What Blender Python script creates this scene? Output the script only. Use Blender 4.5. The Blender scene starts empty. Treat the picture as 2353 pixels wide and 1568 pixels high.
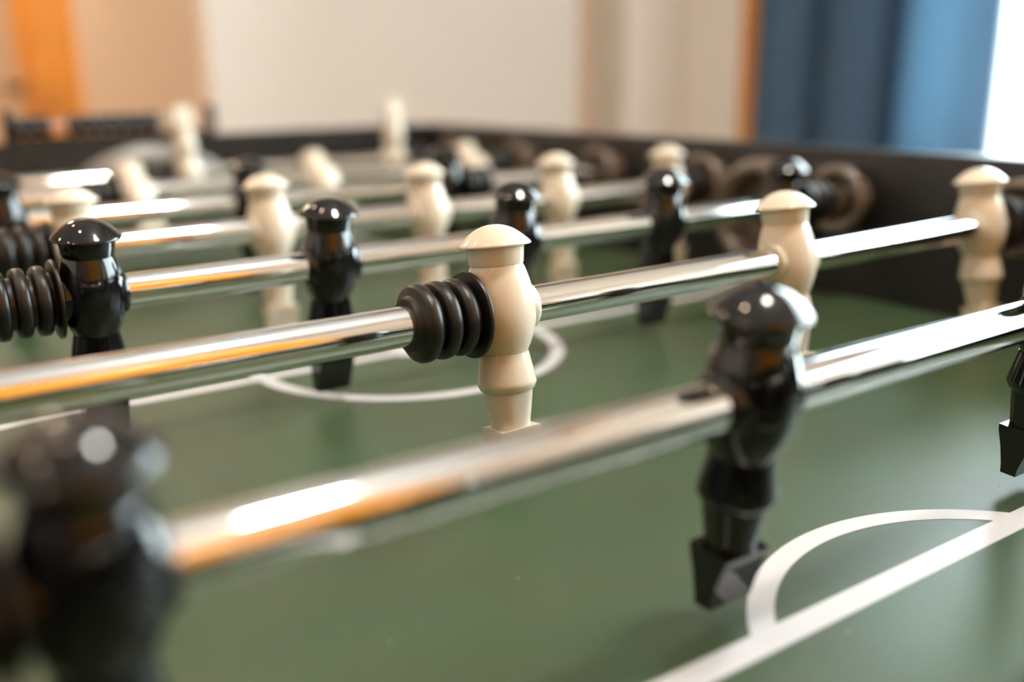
import bpy, bmesh, math, random
from mathutils import Vector, Matrix
from math import sin, cos, pi, radians as R

sc = bpy.context.scene
col = sc.collection
random.seed(4)
K = 0.001  # everything below is in millimetres; 1 blender unit = 1 m

# ------------------------------------------------------------------ camera
cd = bpy.data.cameras.new('camera')
cam = bpy.data.objects.new('camera', cd); col.objects.link(cam)
r_ = Vector((0.82150982, -0.56999932, -0.01491305))
u_ = Vector((0.16134435, 0.20729259, 0.96488226))
f_ = Vector((0.54689087, 0.79506639, -0.26225907))
m = Matrix.Identity(4)
for i in range(3):
    m[i][0] = r_[i]; m[i][1] = u_[i]; m[i][2] = -f_[i]
m.translation = Vector((-78.39, -200.11, 181.89)) * K
cam.matrix_world = m
cd.sensor_width = 36.0
cd.lens = 2244.75 / 2353 * 36.0
cd.clip_start = 0.005
cd.dof.use_dof = True
cd.dof.focus_distance = 0.428
cd.dof.aperture_fstop = 2.65
sc.camera = cam

# ------------------------------------------------------------------ world, exposure
w = bpy.data.worlds.new('overcast_sky'); sc.world = w; w.use_nodes = True
bg = w.node_tree.nodes['Background']
bg.inputs[0].default_value = (0.82, 0.94, 1.0, 1); bg.inputs[1].default_value = 6.6
sc.view_settings.view_transform = 'Standard'
sc.view_settings.look = 'None'
sc.view_settings.gamma = 1.0
sc.view_settings.use_curve_mapping = False
sc.view_settings.exposure = 1.5
sc.cycles.max_bounces = 8
sc.cycles.diffuse_bounces = 4
sc.cycles.glossy_bounces = 6
sc.cycles.transmission_bounces = 4
sc.cycles.sample_clamp_indirect = 8.0
sc.cycles.caustics_reflective = False
sc.cycles.caustics_refractive = False

# daylight enters through the window: a portal in the opening guides the sky light
pl = bpy.data.lights.new('window_portal', 'AREA'); pl.shape = 'RECTANGLE'
pl.size = 2.32; pl.size_y = 1.55; pl.cycles.is_portal = True
po = bpy.data.objects.new('window_portal', pl); col.objects.link(po)
po.location = (2.14, -0.09, 0.675); po.rotation_euler = (R(90), 0, R(90))

# ------------------------------------------------------------------ helpers
def s2l(c):
    return tuple(((x / 255 + .055) / 1.055) ** 2.4 if x > 10 else x / 255 / 12.92 for x in c)

def mat(name, color, rough=.5, metal=0., spec=.5, coat=0., coat_rough=.05, noise=None, bump=None, sss=0.,
        emit=None, estr=0., trans=0., ior=1.5):
    mt = bpy.data.materials.new(name); mt.use_nodes = True
    nt = mt.node_tree; b = nt.nodes['Principled BSDF']
    b.inputs['Base Color'].default_value = (*color, 1)
    b.inputs['Roughness'].default_value = rough
    b.inputs['Metallic'].default_value = metal
    b.inputs['Specular IOR Level'].default_value = spec
    b.inputs['Coat Weight'].default_value = coat
    b.inputs['Coat Roughness'].default_value = coat_rough
    b.inputs['IOR'].default_value = ior
    if sss:
        b.inputs['Subsurface Weight'].default_value = sss
        b.inputs['Subsurface Radius'].default_value = (1., .7, .4)
        b.inputs['Subsurface Scale'].default_value = .004
    if emit:
        b.inputs['Emission Color'].default_value = (*emit, 1)
        b.inputs['Emission Strength'].default_value = estr
    b.inputs['Transmission Weight'].default_value = trans
    tc = nt.nodes.new('ShaderNodeTexCoord')
    if noise:  # (scale, amount, second colour)
        n = nt.nodes.new('ShaderNodeTexNoise'); n.inputs['Scale'].default_value = noise[0]; n.inputs['Detail'].default_value = 4
        cr = nt.nodes.new('ShaderNodeMix'); cr.data_type = 'RGBA'
        cr.inputs[6].default_value = (*color, 1); cr.inputs[7].default_value = (*noise[2], 1)
        mr = nt.nodes.new('ShaderNodeMapRange'); mr.inputs['From Min'].default_value = .35; mr.inputs['From Max'].default_value = .65
        mr.inputs['To Max'].default_value = noise[1]
        nt.links.new(tc.outputs['Object'], n.inputs['Vector'])
        nt.links.new(n.outputs['Fac'], mr.inputs['Value']); nt.links.new(mr.outputs[0], cr.inputs[0])
        nt.links.new(cr.outputs[2], b.inputs['Base Color'])
    if bump:  # (scale, strength, distance)
        n2 = nt.nodes.new('ShaderNodeTexNoise'); n2.inputs['Scale'].default_value = bump[0]; n2.inputs['Detail'].default_value = 2
        bp = nt.nodes.new('ShaderNodeBump'); bp.inputs['Strength'].default_value = bump[1]; bp.inputs['Distance'].default_value = bump[2]
        nt.links.new(tc.outputs['Object'], n2.inputs['Vector'])
        nt.links.new(n2.outputs['Fac'], bp.inputs['Height']); nt.links.new(bp.outputs[0], b.inputs['Normal'])
    return mt

def wood(name, c1, c2, rough=.35):
    mt = bpy.data.materials.new(name); mt.use_nodes = True
    nt = mt.node_tree; b = nt.nodes['Principled BSDF']; b.inputs['Roughness'].default_value = rough
    tc = nt.nodes.new('ShaderNodeTexCoord'); mp = nt.nodes.new('ShaderNodeMapping')
    mp.inputs['Scale'].default_value = (14, 14, 1.1)
    n = nt.nodes.new('ShaderNodeTexNoise'); n.inputs['Scale'].default_value = 3; n.inputs['Detail'].default_value = 6; n.inputs['Distortion'].default_value = .6
    cr = nt.nodes.new('ShaderNodeValToRGB')
    cr.color_ramp.elements[0].position = .35; cr.color_ramp.elements[0].color = (*c1, 1)
    cr.color_ramp.elements[1].position = .7; cr.color_ramp.elements[1].color = (*c2, 1)
    nt.links.new(tc.outputs['Object'], mp.inputs[0]); nt.links.new(mp.outputs[0], n.inputs['Vector'])
    nt.links.new(n.outputs['Fac'], cr.inputs[0]); nt.links.new(cr.outputs[0], b.inputs['Base Color'])
    return mt

M = dict(
    chrome=mat('chrome', (.86, .86, .85), .055, 1., bump=(900, .02, .0002)),
    ivory=mat('ivory_plastic', (.78, .70, .57), .13, sss=.35),
    black=mat('gloss_black_plastic', (.006, .006, .0065), .07, spec=.6),
    rubber=mat('black_rubber', (.008, .0065, .0055), .36, spec=.5, bump=(2600, .25, .0002)),
    laminate=mat('black_laminate', (.014, .013, .012), .33, spec=.5, bump=(1500, .1, .0002)),
    satin=mat('grey_black_plastic', (.15, .115, .09), .24, spec=.9),
    grey=mat('grey_plastic', (.24, .21, .18), .35, spec=.6),
    print=mat('white_print', (.63, .62, .63), .38, noise=(2500, .25, (.55, .54, .53)), bump=(4000, .2, .00015)),
    wall=mat('cream_wall_paint', (.92, .88, .81), .85, bump=(60, .05, .002)),
    hall=mat('tan_wall_paint', (.80, .61, .45), .85, bump=(60, .05, .002)),
    ceil=mat('white_ceiling_paint', (.60, .57, .53), .9),
    tan=mat('taupe_paint', (.40, .30, .22), .85, bump=(60, .05, .002)),
    carpet=mat('beige_carpet', (.36, .27, .19), .95, noise=(40, .5, (.28, .21, .15)), bump=(300, .5, .004)),
    pine=wood('orange_pine', (.76, .26, .006), (.88, .37, .016)),
    brass=mat('dark_bronze', (.16, .09, .05), .3, 1.),
    curtain=None,
    white=mat('white_enamel', (.8, .8, .78), .4),
    steel=mat('brushed_steel', (.5, .5, .5), .3, 1.),
    snow=mat('snow', (.85, .88, .92), .9),
)
# field: green laminate, fine grain, small scuffs
def field_material():
    mt = bpy.data.materials.new('green_playfield_laminate'); mt.use_nodes = True
    nt = mt.node_tree; b = nt.nodes['Principled BSDF']
    b.inputs['Roughness'].default_value = .36; b.inputs['Specular IOR Level'].default_value = .55
    tc = nt.nodes.new('ShaderNodeTexCoord')
    n = nt.nodes.new('ShaderNodeTexNoise'); n.inputs['Scale'].default_value = 2600; n.inputs['Detail'].default_value = 2
    n2 = nt.nodes.new('ShaderNodeTexNoise'); n2.inputs['Scale'].default_value = 14; n2.inputs['Detail'].default_value = 4
    cr = nt.nodes.new('ShaderNodeValToRGB')
    cr.color_ramp.elements[0].position = .36; cr.color_ramp.elements[0].color = (.017, .038, .014, 1)
    cr.color_ramp.elements[1].position = .66; cr.color_ramp.elements[1].color = (.098, .138, .074, 1)
    mx = nt.nodes.new('ShaderNodeMix'); mx.data_type = 'RGBA'; mx.blend_type = 'MULTIPLY'
    c2 = nt.nodes.new('ShaderNodeValToRGB')
    c2.color_ramp.elements[0].position = .38; c2.color_ramp.elements[0].color = (1.0, .93, .9, 1)
    c2.color_ramp.elements[1].position = .62; c2.color_ramp.elements[1].color = (.86, 1.0, .92, 1)
    mx.inputs[0].default_value = 1
    for q in (n, n2): nt.links.new(tc.outputs['Object'], q.inputs['Vector'])
    nt.links.new(n.outputs['Fac'], cr.inputs[0]); nt.links.new(n2.outputs['Fac'], c2.inputs[0])
    nt.links.new(cr.outputs[0], mx.inputs[6]); nt.links.new(c2.outputs[0], mx.inputs[7])
    nt.links.new(mx.outputs[2], b.inputs['Base Color'])
    bp = nt.nodes.new('ShaderNodeBump'); bp.inputs['Strength'].default_value = .35; bp.inputs['Distance'].default_value = .0002
    nt.links.new(n.outputs['Fac'], bp.inputs['Height']); nt.links.new(bp.outputs[0], b.inputs['Normal'])
    return mt
M['field'] = field_material()
# curtain: blue cloth that lets a little daylight through
def curtain_material():
    mt = bpy.data.materials.new('blue_curtain_cloth'); mt.use_nodes = True
    nt = mt.node_tree; b = nt.nodes['Principled BSDF']; out = nt.nodes['Material Output']
    b.inputs['Base Color'].default_value = (.11, .20, .33, 1); b.inputs['Roughness'].default_value = .8
    t = nt.nodes.new('ShaderNodeBsdfTranslucent'); t.inputs[0].default_value = (.12, .28, .42, 1)
    mx = nt.nodes.new('ShaderNodeMixShader'); mx.inputs[0].default_value = .45
    nt.links.new(b.outputs[0], mx.inputs[1]); nt.links.new(t.outputs[0], mx.inputs[2]); nt.links.new(mx.outputs[0], out.inputs[0])
    return mt
M['curtain'] = curtain_material()
def pane_material():
    mt = bpy.data.materials.new('window_glass'); mt.use_nodes = True
    nt = mt.node_tree; out = nt.nodes['Material Output']; nt.nodes.remove(nt.nodes['Principled BSDF'])
    tr = nt.nodes.new('ShaderNodeBsdfTransparent'); tr.inputs[0].default_value = (.96, .98, .97, 1)
    gl = nt.nodes.new('ShaderNodeBsdfGlossy'); gl.inputs['Roughness'].default_value = .0
    fr = nt.nodes.new('ShaderNodeFresnel'); fr.inputs[0].default_value = 1.45
    mx = nt.nodes.new('ShaderNodeMixShader')
    nt.links.new(fr.outputs[0], mx.inputs[0]); nt.links.new(tr.outputs[0], mx.inputs[1]); nt.links.new(gl.outputs[0], mx.inputs[2])
    nt.links.new(mx.outputs[0], out.inputs[0])
    return mt
M['glass'] = pane_material()
def emitter(name, c, s):
    mt = bpy.data.materials.new(name); mt.use_nodes = True
    b = mt.node_tree.nodes['Principled BSDF']
    b.inputs['Base Color'].default_value = (.8, .8, .8, 1)
    b.inputs['Emission Color'].default_value = (*c, 1); b.inputs['Emission Strength'].default_value = s
    return mt
M['lamp_glow'] = emitter('lamp_glow', (1.0, .95, .88), 62)
M['spot_glow'] = emitter('spot_glow', (1.0, .70, .46), 95)
M['hall_glow'] = emitter('hall_glow', (1.0, .82, .62), 52)

def link(name, me, m, parent=None, smooth=True, sharp=35):
    me.materials.append(M[m] if isinstance(m, str) else m)
    if smooth:
        me.shade_smooth()
        try: me.set_sharp_from_angle(angle=R(sharp))
        except Exception: pass
    o = bpy.data.objects.new(name, me); col.objects.link(o)
    if parent: o.parent = parent
    return o

def from_bm(name, bm, m, parent=None, smooth=True, sharp=35):
    bmesh.ops.recalc_face_normals(bm, faces=bm.faces)
    me = bpy.data.meshes.new(name); bm.to_mesh(me); bm.free()
    return link(name, me, m, parent, smooth, sharp)

def box(bm, x0, x1, y0, y1, z0, z1, bev=0.):
    g = bmesh.ops.create_cube(bm, size=1)['verts']
    for v in g:
        v.co = Vector(((x0 + x1) / 2 + v.co.x * (x1 - x0), (y0 + y1) / 2 + v.co.y * (y1 - y0), (z0 + z1) / 2 + v.co.z * (z1 - z0))) * K
    if bev:
        es = list({e for v in g for e in v.link_edges})
        bmesh.ops.bevel(bm, geom=es, offset=bev * K, segments=3, profile=.5, affect='EDGES')

def box_obj(name, b, m, parent=None, bev=0.):
    bm = bmesh.new(); box(bm, *b, bev=bev); return from_bm(name, bm, m, parent, smooth=bool(bev))

def lathe(bm, prof, axis='z', seg=64, at=(0, 0, 0), n=2.0, sx=1., sy=1.):
    """prof: list of (r, h). Revolved about axis; n: superellipse exponent."""
    rings = []
    for r, h in prof:
        if r < 1e-6:
            p = (0, 0, h); rings.append([bm.verts.new(P3(p, axis, at))]); continue
        ring = []
        for i in range(seg):
            a = 2 * pi * i / seg
            c, s = cos(a), sin(a)
            k = (abs(c) ** n + abs(s) ** n) ** (-1 / n)
            ring.append(bm.verts.new(P3((r * c * k * sx, r * s * k * sy, h), axis, at)))
        rings.append(ring)
    for a, b in zip(rings[:-1], rings[1:]):
        if len(a) == 1 and len(b) == 1: continue
        for i in range(seg):
            j = (i + 1) % seg
            if len(a) == 1: bm.faces.new((a[0], b[i], b[j]))
            elif len(b) == 1: bm.faces.new((a[i], a[j], b[0]))
            else: bm.faces.new((a[i], a[j], b[j], b[i]))
    for ring in (rings[0], rings[-1]):
        if len(ring) > 1: bm.faces.new(ring)

def P3(p, axis, at):
    x, y, z = p
    if axis == 'x': q = (z, x, y)
    elif axis == 'y': q = (x, z, y)
    else: q = (x, y, z)
    return Vector((q[0] + at[0], q[1] + at[1], q[2] + at[2])) * K

def smooth_prof(pts, sub=4):
    """Catmull-Rom through profile points."""
    out = []
    for i in range(len(pts) - 1):
        p0 = pts[max(i - 1, 0)]; p1 = pts[i]; p2 = pts[i + 1]; p3 = pts[min(i + 2, len(pts) - 1)]
        for s in range(sub):
            t = s / sub
            out.append(tuple(.5 * ((2 * p1[k]) + (-p0[k] + p2[k]) * t + (2 * p0[k] - 5 * p1[k] + 4 * p2[k] - p3[k]) * t * t + (-p0[k] + 3 * p1[k] - 3 * p2[k] + p3[k]) * t ** 3) for k in (0, 1)))
    out.append(pts[-1]); return out

def empty(name, loc, label=None, cat=None, group=None, kind=None):
    o = bpy.data.objects.new(name, None); col.objects.link(o); o.location = Vector(loc) * K
    o.empty_display_size = .03
    tag(o, label, cat, group, kind); return o

def tag(o, label=None, cat=None, group=None, kind=None):
    if label: o['label'] = label
    if cat: o['category'] = cat
    if group: o['group'] = group
    if kind: o['kind'] = kind
    return o

def copy_tree(o, parent):
    c = o.copy(); col.objects.link(c); c.parent = parent
    for ch in list(o.children): copy_tree(ch, c)
    return c

# ------------------------------------------------------------------ table dimensions (from the camera fit)
X0, X1, Y0, Y1, ZT = -146, 604, -225, 975, 120
XC, YC = 229.4, 375.
HR = 81.8        # rod height over the field
ZC = 1600        # ceiling over the field
ZF = -800        # floor

# ------------------------------------------------------------------ room
def st(o): o['kind'] = 'structure'; return o
XR = 2000; XL = -2400; YB = -900; YW = 1920
st(box_obj('floor', (XL - 100, 2150, YB - 100, 5200, ZF - 40, ZF), 'carpet'))
st(box_obj('ceiling', (XL - 100, 2150, YB - 1500, 5200, ZC, ZC + 60), 'ceil'))
# right wall with the window opening y -1250..1200, z -100..1450
WY0, WY1, WZ0, WZ1 = -1250, 1070, -100, 1450
bm = bmesh.new()
box(bm, XR, XR + 150, YB - 1500, WY0, ZF, ZC); box(bm, XR, XR + 150, WY1, YW + 150, ZF, ZC)
box(bm, XR, XR + 150, WY0, WY1, ZF, WZ0); box(bm, XR, XR + 150, WY0, WY1, WZ1, ZC)
st(from_bm('wall_right', bm, 'wall', smooth=False))
st(box_obj('ceiling_soffit', (1150, XR, YB - 1400, 1860, 1452, ZC), 'tan'))
st(box_obj('trim_beam', (-2400, 1150, YB, YB + 130, 1380, ZC), 'tan'))
# front (far) wall: bright section, then a recess and a pilaster in the corner
st(box_obj('wall_front', (620, 1605, YW, YW + 1180, ZF, ZC), 'wall'))
st(box_obj('wall_recess', (1605, 1800, YW + 160, YW + 300, ZF, ZC), 'hall'))
st(box_obj('wall_pilaster', (1775, 2000, YW, YW + 200, ZF, ZC), 'wall'))
st(box_obj('wall_hall', (XL, 620, 4600, 4700, ZF, ZC), 'hall'))
st(box_obj('wall_hall_side', (600, 620, YW + 2, YW + 1180, ZF, ZC), 'hall'))
st(box_obj('wall_passage', (600, 720, YW + 1960, 4600, ZF, ZC), 'hall'))
st(box_obj('wall_left', (XL - 100, XL, YB, 4700, ZF, ZC), 'wall'))
# rear wall behind the camera, stops at x=900; the room opens wider to its right
st(box_obj('wall_rear', (XL, 900, YB - 100, YB, ZF, ZC), 'tan'))
st(box_obj('wall_rear_side', (860, 900, YB - 1500, YB - 100, ZF, ZC), 'tan'))
st(box_obj('wall_rear_far', (860, 2100, YB - 1500, YB - 1400, ZF, ZC), 'tan'))
for nm, b in (('baseboard_front', (620, 1605, YW - 14, YW, ZF, ZF + 90)), ('baseboard_rear', (-2400, -500, YB, YB + 14, ZF, ZF + 90)),
              ('baseboard_left', (XL, XL + 14, YB, 4600, ZF, ZF + 90)), ('baseboard_right', (XR - 14, XR, 1760, YW, ZF, ZF + 90))):
    st(box_obj(nm, b, 'pine', bev=2))
# window: frame, sill, two panes
win = empty('window_1', (XR + 60, (WY0 + WY1) / 2, WZ0), kind='structure')
def wbox(name, b, m, bev=2):
    o = box_obj(name, b, m, None, bev); o.parent = win; o.matrix_parent_inverse = Matrix.Translation(-win.location); return o
for b in ((XR + 20, XR + 120, WY0, WY0 + 55, WZ0, WZ1), (XR + 20, XR + 120, WY1 - 55, WY1, WZ0, WZ1),
          (XR + 20, XR + 120, WY0 + 55, WY1 - 55, WZ1 - 55, WZ1), (XR + 20, XR + 120, WY0 + 55, WY1 - 55, WZ0, WZ0 + 55)):
    wbox('window_frame', b, 'white')
wbox('window_sill', (XR - 60, XR + 20, WY0 - 30, WY1 + 30, WZ0 - 25, WZ0), 'pine')
wbox('pane', (XR + 68, XR + 72, WY0 + 55, WY1 - 55, WZ0 + 55, WZ1 - 55), 'glass', 0)
# wooden vertical trim beside the curtain
st(box_obj('trim_1', (XR - 22, XR, 1588, 1688, ZF, ZC), 'pine', bev=3))
# snow outside
st(box_obj('ground', (2200, 30000, -20000, 20000, -1500, -1400), 'snow'))

# curtain with rod and rings
def curtain():
    t = empty('curtain', (XR - 60, 1300, ZC - 60), 'blue floor-length curtain hanging in folds left of the bright window', 'curtain')
    bm = bmesh.new(); n = 220; rows = 26
    grid = []
    for j in range(rows + 1):
        z = (ZC - 75) + (ZF + 30 - (ZC - 75)) * j / rows
        row = []
        for i in range(n + 1):
            s = i / n
            y = 1580 - s * 632
            flare = .75 + .35 * j / rows
            ph = s * pi * 3.05 + .05 * sin(j * .3)
            x = XR - 24 - 135 * flare * abs(sin(ph)) ** .7
            y += 22 * sin(2 * ph) * flare
            y -= 14 * (j / rows) * -s
            row.append(bm.verts.new(Vector((x - (XR - 60), y - 1300, z - (ZC - 60))) * K))
        grid.append(row)
    for a, b in zip(grid[:-1], grid[1:]):
        for i in range(n): bm.faces.new((a[i], a[i + 1], b[i + 1], b[i]))
    o = from_bm('drape', bm, 'curtain', t, sharp=180)
    bm = bmesh.new(); lathe(bm, [(9, -2700), (9, 420)], 'y', 16, (0, 0, 30)); from_bm('curtain_rod', bm, 'pine', t)
    for k in range(8):
        bm = bmesh.new()
        c = 340 - k * 95
        segs = []
        for i in range(20):
            a = 2 * pi * i / 20; ring = []
            for q in range(8):
                b_ = 2 * pi * q / 8; rr = 15 + 2.2 * cos(b_)
                ring.append(bm.verts.new(Vector((rr * cos(a), c + 2.2 * sin(b_), 23 + rr * sin(a))) * K))
            segs.append(ring)
        for i in range(20):
            A, B = segs[i], segs[(i + 1) % 20]
            for q in range(8): bm.faces.new((A[q], A[(q + 1) % 8], B[(q + 1) % 8], B[q]))
        from_bm('curtain_ring', bm, 'pine', t)
curtain()

# doors -----------------------------------------------------------
def door(name, hinge, ang, w, h, side=1):
    """Pine door leaf: local x along the leaf from the hinge, z up."""
    d = empty(name, (hinge[0], hinge[1], ZF + 8), kind='structure'); d.rotation_euler.z = ang
    T = 38
    pieces = [('stile', (0, 105, -T / 2, T / 2, 0, h)), ('stile', (w - 105, w, -T / 2, T / 2, 0, h)),
              ('rail', (105, w - 105, -T / 2, T / 2, 0, 200)), ('rail', (105, w - 105, -T / 2, T / 2, 900, 1040)), ('rail', (105, w - 105, -T / 2, T / 2, h - 110, h))]
    for nm, b in pieces: box_obj(nm, b, 'pine', d, bev=3)
    for b in ((105, w - 105, -8, 8, 200, 900), (105, w - 105, -8, 8, 1040, h - 110)): box_obj('door_panel', b, 'pine', d)
    for s in (-1, 1):
        bm = bmesh.new()
        lathe(bm, [(27, 0), (27, 5), (11, 9), (9, 28), (20, 36), (27, 48), (25, 60), (14, 67), (0, 68)], 'y', 32, (w - 62, 0, 955))
        for v in bm.verts: v.co.y = s * (v.co.y + T / 2 * K)
        from_bm('door_handle', bm, 'brass', d)
    return d
door('door_1', (606, 3110), math.atan2(760, -38), 775, 2030)
door('door_2', (460, YB + 22), pi, 820, 2030)
for b in ((464, 524, YB, YB + 26, ZF, ZF + 2100), (-424, -364, YB, YB + 26, ZF, ZF + 2100), (-364, 464, YB, YB + 26, ZF + 2045, ZF + 2100)):
    st(box_obj('trim_2', b, 'pine', bev=3))

# lamps -----------------------------------------------------------
t = empty('ceiling_lamp', (510, -120, ZC), 'round frosted glass ceiling lamp above the table', 'lamp')
bm = bmesh.new(); lathe(bm, [(0, 0), (105, 0), (108, -8), (108, -22), (100, -26)], 'z', 48); from_bm('lamp_base', bm, 'white', t)
bm = bmesh.new(); lathe(bm, smooth_prof([(98, -24), (92, -46), (66, -64), (32, -73), (0, -75)], 3), 'z', 48); from_bm('lamp_shade', bm, 'lamp_glow', t)
spots = [(-1150, 250, 'recessed downlight nearest the left wall'), (-350, 1350, 'recessed downlight near the hallway opening'),
         (-1200, 1400, 'recessed downlight in the far left corner'), (-250, 350, 'recessed downlight left of the table'),
         (-1250, -500, 'recessed downlight over the rear left corner')]
for x, y, lb in spots:
    t = empty('downlight', (x, y, ZC), lb, 'lamp', 'recessed ceiling downlights')
    bm = bmesh.new(); lathe(bm, [(36, 0), (55, 0), (55, -5), (38, -7), (36, 0)], 'z', 32)
    from_bm('bezel', bm, 'white', t)
    bm = bmesh.new(); lathe(bm, [(0, -1), (36, -1), (34, -3), (0, -4)], 'z', 32); from_bm('bulb', bm, 'spot_glow', t)
t = empty('hall_lamp', (-100, 3300, ZC), 'round ceiling lamp in the hallway', 'lamp')
bm = bmesh.new(); lathe(bm, [(0, 0), (128, 0), (128, -24), (120, -28)], 'z', 40); from_bm('lamp_base', bm, 'white', t)
bm = bmesh.new(); lathe(bm, smooth_prof([(118, -26), (108, -56), (66, -84), (0, -94)], 3), 'z', 40); from_bm('lamp_shade', bm, 'hall_glow', t)

# ------------------------------------------------------------------ table
table = empty('foosball_table', (XC, YC, ZF), 'black foosball table with a green playfield and white printed lines', 'table')
def tpart(name, bm, m, smooth=True, sharp=35):
    o = from_bm(name, bm, m, None, smooth, sharp); o.parent = table
    o.matrix_parent_inverse = Matrix.Translation(-table.location); return o
def tbox(name, b, m, bev=1.):
    bm = bmesh.new(); box(bm, *b, bev=bev); return tpart(name, bm, m)
TH = 28
tbox('playfield', (X0, X1, Y0, Y1, -12, 0), 'field', 0)
GA, GH = 122, 112   # goal arch half width and height
def end_wall(y0, y1):
    bm = bmesh.new(); n = 24
    # wall with an arched goal opening
    a_, h_ = 96, 86
    arc = [(XC + a_ * cos(pi * i / n), h_ * sin(pi * i / n)) for i in range(n + 1)]
    outer = []
    for i in range(n + 1):
        a = pi * i / n; c, s = cos(a), sin(a)
        if i == 0: outer.append((X1, 0.))
        elif i == n: outer.append((X0, 0.))
        else:
            k = min((X1 - XC) / abs(c) if abs(c) > 1e-6 else 1e9, ZT / s); outer.append((XC + c * k, s * k))
    # add exact corners
    def face_ring(y):
        return [bm.verts.new(Vector((p[0], y, p[1])) * K) for p in arc], [bm.verts.new(Vector((p[0], y, p[1])) * K) for p in outer]
    A0, O0 = face_ring(y0); A1, O1 = face_ring(y1)
    for i in range(n):
        bm.faces.new((A0[i], A0[i + 1], O0[i + 1], O0[i])); bm.faces.new((A1[i], O1[i], O1[i + 1], A1[i + 1]))
        bm.faces.new((A0[i], A1[i], A1[i + 1], A0[i + 1])); bm.faces.new((O0[i], O0[i + 1], O1[i + 1], O1[i]))
    for sgn, xx in ((1, X1), (-1, X0)):  # fill the upper corners
        idx = [i for i in range(n + 1) if abs(outer[i][0] - xx) < 1e-3]
        k = max(idx) if sgn == 1 else min(idx); k2 = k + 1 if sgn == 1 else k - 1
        for y, O in ((y0, O0), (y1, O1)):
            c = bm.verts.new(Vector((xx, y, ZT)) * K); bm.faces.new((O[k], O[k2], c))
    box(bm, X0, X1, y0, y1, -150, 0)
    return tpart('end_wall', bm, 'laminate', smooth=False)
end_wall(Y1, Y1 + TH); end_wall(Y0 - TH, Y0)
for s, xa in ((-1, X0 - TH), (1, X1)):
    tbox('side_wall', (xa, xa + TH, Y0 - TH, Y1 + TH, -150, ZT), 'laminate', 1.5)
tbox('base_board', (X0, X1, Y0, Y1, -150, -140), 'laminate', 0)
for sx in (X0 - TH + 2, X1 + TH - 92):
    for sy in (Y0 - TH + 2, Y1 + TH - 92):
        o = tbox('leg', (sx, sx + 90, sy, sy + 90, ZF + 18, -150), 'laminate', 4)
        bm = bmesh.new(); lathe(bm, [(0, ZF), (30, ZF), (30, ZF + 8), (10, ZF + 10), (10, ZF + 20)], 'z', 24, (sx + 45, sy + 45, 0))
        f = from_bm('levelling_foot', bm, 'rubber', o)
# goal frames and pockets
def goal(y, s):
    bm = bmesh.new(); n = 40; prof = [(0, 0.), (3, -1.5), (9, -6), (16, -9), (22, -8), (25.5, -3), (26, 0)]
    rows = []
    for i in range(n + 1):
        a = pi * i / n; row = []
        for d, h in prof:
            row.append(bm.verts.new(Vector((XC + (GA - d) * cos(a), y + s * h, (GH - d) * sin(a))) * K))
        rows.append(row)
    for A, B in zip(rows[:-1], rows[1:]):
        for q in range(len(prof) - 1): bm.faces.new((A[q], A[q + 1], B[q + 1], B[q]))
    g = tpart('goal_frame', bm, 'grey')
    bm = bmesh.new(); rows = []
    for i in range(n + 1):
        a = pi * i / n
        rows.append([bm.verts.new(Vector((XC + 95 * cos(a), y + s * yy, 85 * sin(a))) * K) for yy in (TH, TH + 70)])
    for A, B in zip(rows[:-1], rows[1:]): bm.faces.new((A[0], A[1], B[1], B[0]))
    bm.faces.new([r[1] for r in rows])
    bm.faces.new((rows[0][0], rows[0][1], rows[-1][1], rows[-1][0]))
    tpart('goal_pocket', bm, 'laminate')
goal(Y1, 1); goal(Y0, -1)

# printed markings: thin inlaid print a tenth of a millimetre thick
def strip(name, pts, wd, closed=False, z=.12):
    bm = bmesh.new(); L = []
    n = len(pts)
    for i, (x, y) in enumerate(pts):
        a = pts[(i - 1) % n] if closed or i else pts[i]; b = pts[(i + 1) % n] if closed or i < n - 1 else pts[i]
        d = Vector((b[0] - a[0], b[1] - a[1])).normalized(); nx, ny = -d.y * wd / 2, d.x * wd / 2
        L.append((bm.verts.new(Vector((x + nx, y + ny, z)) * K), bm.verts.new(Vector((x - nx, y - ny, z)) * K)))
    rng = range(n) if closed else range(n - 1)
    for i in rng:
        A, B = L[i], L[(i + 1) % n]; bm.faces.new((A[0], A[1], B[1], B[0]))
    o = tpart(name, bm, 'print'); return o
LW = 11.
strip('centre_line', [(X0, YC), (X1, YC)], LW)
strip('centre_circle', [(XC + 103.5 * cos(a), YC + 103.5 * sin(a)) for a in [2 * pi * i / 160 for i in range(160)]], 9.5, True, .14)
bm = bmesh.new(); lathe(bm, [(13, .02), (13, .17), (0, .17)], 'z', 48, (XC, YC, 0)); tpart('centre_spot', bm, 'print')
for s, yp, yd in ((1, -12., -70.), (-1, 2 * YC + 12, 2 * YC + 70)):
    h = math.sqrt(97.2 ** 2 - 58 ** 2)
    strip('penalty_line', [(XC - 190, yp), (XC + 190, yp)], LW, z=.12)
    for q in (-1, 1):
        strip('penalty_side_line', [(XC + q * 190, yp + s * LW / 2), (XC + q * 190, Y0 if s > 0 else Y1)], LW, z=.12)
    a0 = math.asin(58 / 97.2)
    strip('penalty_arc', [(XC + 97.2 * cos(a), yd + s * 97.2 * sin(a)) for a in [a0 + (pi - 2 * a0) * i / 80 for i in range(81)]], 9.4, z=.14)
    strip('goal_area_line', [(XC - 125, Y0 if s > 0 else Y1), (XC - 125, yp - s * 100), (XC + 125, yp - s * 100), (XC + 125, Y0 if s > 0 else Y1)], LW * .8)

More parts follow.
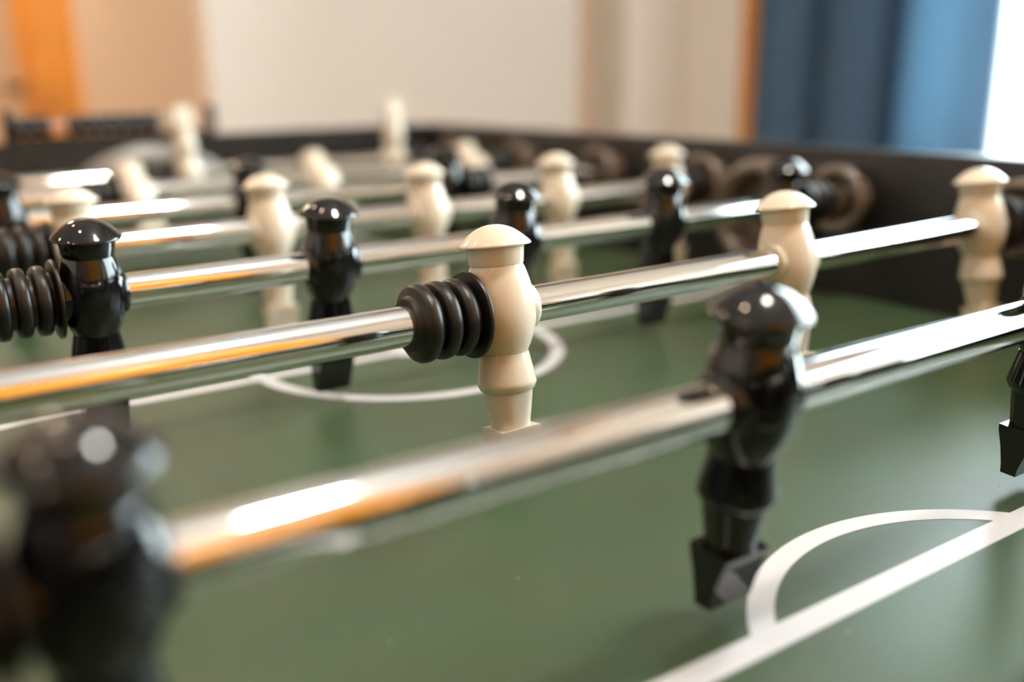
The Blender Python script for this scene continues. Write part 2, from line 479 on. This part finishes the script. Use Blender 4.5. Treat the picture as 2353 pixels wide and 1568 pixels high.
# bearings in both side walls
def bearing_mesh():
    bm = bmesh.new()
    p = [(19, 0), (18.5, -7), (19.5, -13), (24, -15.5), (27, -17.5), (28, -20), (27, -23), (24, -24.5), (20, -23.5), (16.5, -19), (14, -14), (12.6, -13), (12.2, -20), (11, -22), (8.9, -21.5)]
    lathe(bm, smooth_prof(p, 3), 'x', 48); return bm
RODY = [150 * k for k in range(-1, 7)]
first = None
for y in RODY:
    for s, x in ((1, X1), (-1, X0)):
        if first is None:
            first = from_bm('rod_bearing', bearing_mesh(), 'satin'); o = first
        else: o = first.copy(); col.objects.link(o)
        o.parent = table; o.matrix_parent_inverse = Matrix.Translation(-table.location)
        o.location = Vector((x, y, HR)) * K; o.rotation_euler.z = 0 if s > 0 else pi
# ball serving cup in the middle of each side wall
for s, x in ((1, X1), (-1, X0)):
    bm = bmesh.new()
    p = [(48, 0), (49, -10), (48, -19), (43.5, -25), (37, -24), (33.5, -15), (33, -2)]
    lathe(bm, smooth_prof(p, 4) + [(0, -2)], 'x', 64, (0, 0, 0)); 
    o = tpart('serve_cup', bm, 'satin'); o.location = Vector((x, YC + 8, 61)) * K; o.rotation_euler.z = 0 if s > 0 else pi
    bm = bmesh.new(); lathe(bm, smooth_prof([(30, 0), (29, 6), (24, 12), (12, 16), (0, 17)], 3), 'z', 40, (0, 0, 0))
    o = tpart('serve_cup_lip', bm, 'satin'); o.location = Vector((x - s * 16, YC + 8, .1)) * K; o.scale = (1, 1.2, .8)

# ------------------------------------------------------------------ player figures
def make_figure(mname):
    """origin on the rod axis, z up. torso mesh is the part, its pieces are sub-parts."""
    bm = bmesh.new()
    body = smooth_prof([(11.5, 20.3), (12.2, 18.8), (13.4, 15.3), (14.7, 10.2), (15.5, 5), (15.8, 0), (15.6, -4.5), (14.6, -9.5), (12.9, -14.2), (11.2, -17.8), (10.2, -19.8)], 3)
    lathe(bm, [(0, 20.3)] + body + [(0, -19.8)], 'z', 64)
    for s in (-1, 1):  # rod bosses
        lathe(bm, [(0, s * 9), (11.2, s * 9), (11.1, s * 13.4), (10.6, s * 14.9), (9.8, s * 15.5), (8.4, s * 15.6), (0, s * 15.6)], 'x', 48)
    t = from_bm('player_figure', bm, mname, None, sharp=40)
    bm = bmesh.new()
    cap = smooth_prof([(0, 37.8), (3.5, 37.5), (7.5, 36.2), (11, 34.0), (13.8, 31.6), (15.5, 30.0), (16.15, 29.1)], 4) + [(16.2, 28.7), (15.9, 28.35), (13., 28.2), (0, 28.2)]
    lathe(bm, cap, 'z', 64); from_bm('cap', bm, mname, t, sharp=50)
    bm = bmesh.new(); lathe(bm, [(0, 28.3), (13.0, 28.3), (12.2, 20.6), (11.9, 20.1), (0, 20.1)], 'z', 64); from_bm('head', bm, mname, t)
    bm = bmesh.new(); lathe(bm, [(0, -18.8), (10.7, -19.1), (10.9, -20.2), (12.9, -31.6), (13.1, -32.8), (12.9, -33.6), (12.1, -35.4), (11.6, -35.9), (0, -35.9)], 'z', 64, n=2.15); from_bm('kit_shorts', bm, mname, t, sharp=30)
    bm = bmesh.new(); lathe(bm, [(0, -35.5), (10.9, -35.5), (10.4, -40), (8.5, -52), (8.3, -56), (0, -56)], 'z', 64, n=2.6, sy=.9); from_bm('leg', bm, mname, t, sharp=30)
    # foot: wedge with hollowed front and back faces
    bm = bmesh.new()
    sec = [(8.6, -53), (8.1, -55.5), (6.9, -59), (5.6, -63), (4.5, -67.5), (3.7, -71), (3.3, -74.4)]
    L = []
    for sx in (-1, 1):
        L.append([bm.verts.new(Vector((sx * (10.4 - (.5 if i == 0 else 0)), d, z)) * K) for i, (d, z) in enumerate(sec)] + [bm.verts.new(Vector((sx * (10.4 - (.5 if i == len(sec) - 1 else 0)), -d, z)) * K) for i, (d, z) in reversed(list(enumerate(sec)))])
    n = len(L[0])
    for i in range(n): bm.faces.new((L[0][i], L[0][(i + 1) % n], L[1][(i + 1) % n], L[1][i]))
    bm.faces.new(L[0]); bm.faces.new(L[1])
    bmesh.ops.bevel(bm, geom=[e for e in bm.edges if e.is_boundary is False and e.calc_face_angle(0) > R(35)], offset=.9 * K, segments=3, profile=.5, affect='EDGES')
    from_bm('foot', bm, mname, t, sharp=35)
    return t

def make_bumper():
    """rubber bumper, local -x side leads away from the figure; flange touches the boss at x=0"""
    bm = bmesh.new()
    p = [(8.6, 0), (19, 0), (19.2, -.6), (18.8, -1.6), (13.2, -2.6)]
    for c in (-7.4, -16.2, -25.4):
        w = 3.1
        p += [(12.6, c + w + .5), (15.6, c + w - .2), (16.6, c + w - 1.), (16.9, c + .6), (16.8, c - 1.2), (16.2, c - w + .6), (15.2, c - w), (12.6, c - w - .5)]
    p += [(12.0, -29.5), (11.4, -31.5), (10.0, -32.), (8.6, -32.)]
    lathe(bm, p, 'x', 64); return from_bm('rubber_bumper', bm, 'rubber', None, sharp=50)

protos = {'ivory': make_figure('ivory'), 'black': make_figure('black')}
bump = make_bumper()

def shaft(x0, x1):
    bm = bmesh.new(); lathe(bm, [(7, x0), (8.5, x0), (8.5, x1), (7, x1)], 'x', 64); return from_bm('chrome_shaft', bm, 'chrome')
def grip(s, x):
    bm = bmesh.new()
    p = [(9, 0), (13, 1), (15, 8), (14, 30), (15.5, 60), (17, 85), (16, 100), (13, 108), (0, 110)]
    lathe(bm, [(r, s * h + x) for r, h in [(8.6, 0)] + smooth_prof(p, 3)], 'x', 40); return from_bm('handle_grip', bm, 'rubber')

def player_rod(k, colr, xs, tilt, label):
    t = empty('player_rod', (0, 150 * k, HR), label, 'foosball rod')
    t.rotation_euler.x = -R(tilt)
    near = colr == 'black'     # black team stands at the near side
    sx0 = X0 - TH - (90 if near else 60); sx1 = X1 + TH + (60 if near else 90)
    shaft(sx0, sx1).parent = t
    if near: grip(-1, sx0 + 5).parent = t
    else: grip(1, sx1 - 5).parent = t
    bm = bmesh.new()
    e = sx1 if near else sx0; s = 1 if near else -1
    lathe(bm, [(0, e - s * 4), (9.6, e - s * 4), (9.8, e + s * 3), (7, e + s * 6), (0, e + s * 6.5)], 'x', 32)
    from_bm('end_cap', bm, 'rubber', t)
    for x in xs:
        c = copy_tree(protos[colr], t); c.location = (x * K, 0, 0)
    a = bump.copy(); col.objects.link(a); a.parent = t; a.location = ((min(xs) - 15.8) * K, 0, 0)
    b = bump.copy(); col.objects.link(b); b.parent = t; b.location = ((max(xs) + 15.8) * K, 0, 0); b.rotation_euler.z = pi
    sc_ = min(1., (X1 - 25 - max(xs) - 15.8) / 32)   # the far bumper is squeezed when the rod is pushed in
    b.scale = (sc_, 1, 1)
    return t

player_rod(-1, 'black', [106, 352], 0, 'chrome rod with two black players, behind the nearest visible rod at the near goal')
player_rod(0, 'black', [-47, 150.2, 340], -5.45, 'chrome rod with three glossy black players, closest to the camera in the foreground')
player_rod(1, 'ivory', [156.5, 346.6, 536.8], 7.4, 'chrome rod with three ivory players, second from the camera, one in sharp focus')
player_rod(2, 'black', [17.7 + 125.16 * i for i in range(5)], -5.4, 'chrome rod with five black players, just before the centre line')
player_rod(3, 'ivory', [41.9 + 125.16 * i for i in range(5)], 6.5, 'chrome rod with five upright ivory players, just beyond the centre line')
player_rod(4, 'black', [21.5, 208, 399], 0, 'chrome rod with three black players, far side beyond the five ivory ones')
player_rod(5, 'ivory', [152.5, 339, 527], 58, 'chrome rod with three ivory players tipped over, heads leaning away from the camera')
player_rod(6, 'ivory', [246.5, 503.5], 177, 'farthest chrome rod, two ivory players upside down with feet straight up')
for o in (protos['ivory'], protos['black'], bump):
    for c in list(o.children): bpy.data.objects.remove(c)
    bpy.data.objects.remove(o)

# ------------------------------------------------------------------ score counter on the far end wall
t = empty('score_counter', (197, Y1 + TH / 2, ZT), 'black bead score counter standing on the far end wall of the table', 'score counter')
for x in (-110, 111):
    bm = bmesh.new(); box(bm, x - 4.5, x + 4.5, -5, 5, 5, 35, bev=1.5); from_bm('support_post', bm, 'laminate', t)
bm = bmesh.new(); lathe(bm, [(2, -112), (2, 110)], 'x', 16, (0, 0, 16.5)); from_bm('slide_rod', bm, 'steel', t)
bx = [-103, -88.6, -74.2] + [-44 + 14.4 * i for i in range(7)]
bm = bmesh.new(); box(bm, -115, 113, -7, 7, 0, 5, bev=1); from_bm('base_rail', bm, 'laminate', t)
bm = bmesh.new(); lathe(bm, smooth_prof([(2.1, -7), (8, -6.8), (10.6, -4.5), (11.3, 0), (10.6, 4.5), (8, 6.8), (2.1, 7)], 2), 'x', 32)
b0 = from_bm('bead', bm, 'black', t)
for i, x in enumerate(bx):
    o = b0 if i == 0 else b0.copy()
    if i: col.objects.link(o)
    o.parent = t; o.location = (x * K, 0, 16.5 * K)

# ------------------------------------------------------------------ lint on the playfield
bm = bmesh.new()
for i in range(40):
    x = random.uniform(-40, 420); y = random.uniform(-60, 340); r = random.uniform(.12, .3)
    g = bmesh.ops.create_icosphere(bm, subdivisions=1, radius=r * K)['verts']
    for v in g: v.co = Vector((v.co.x * random.uniform(1, 2.5) + x * K, v.co.y + y * K, v.co.z * .5 + .3 * r * K + .0001))
o = from_bm('dust', bm, 'print'); tag(o, 'tiny pale dust specks scattered on the green playfield', 'dust', kind='stuff')
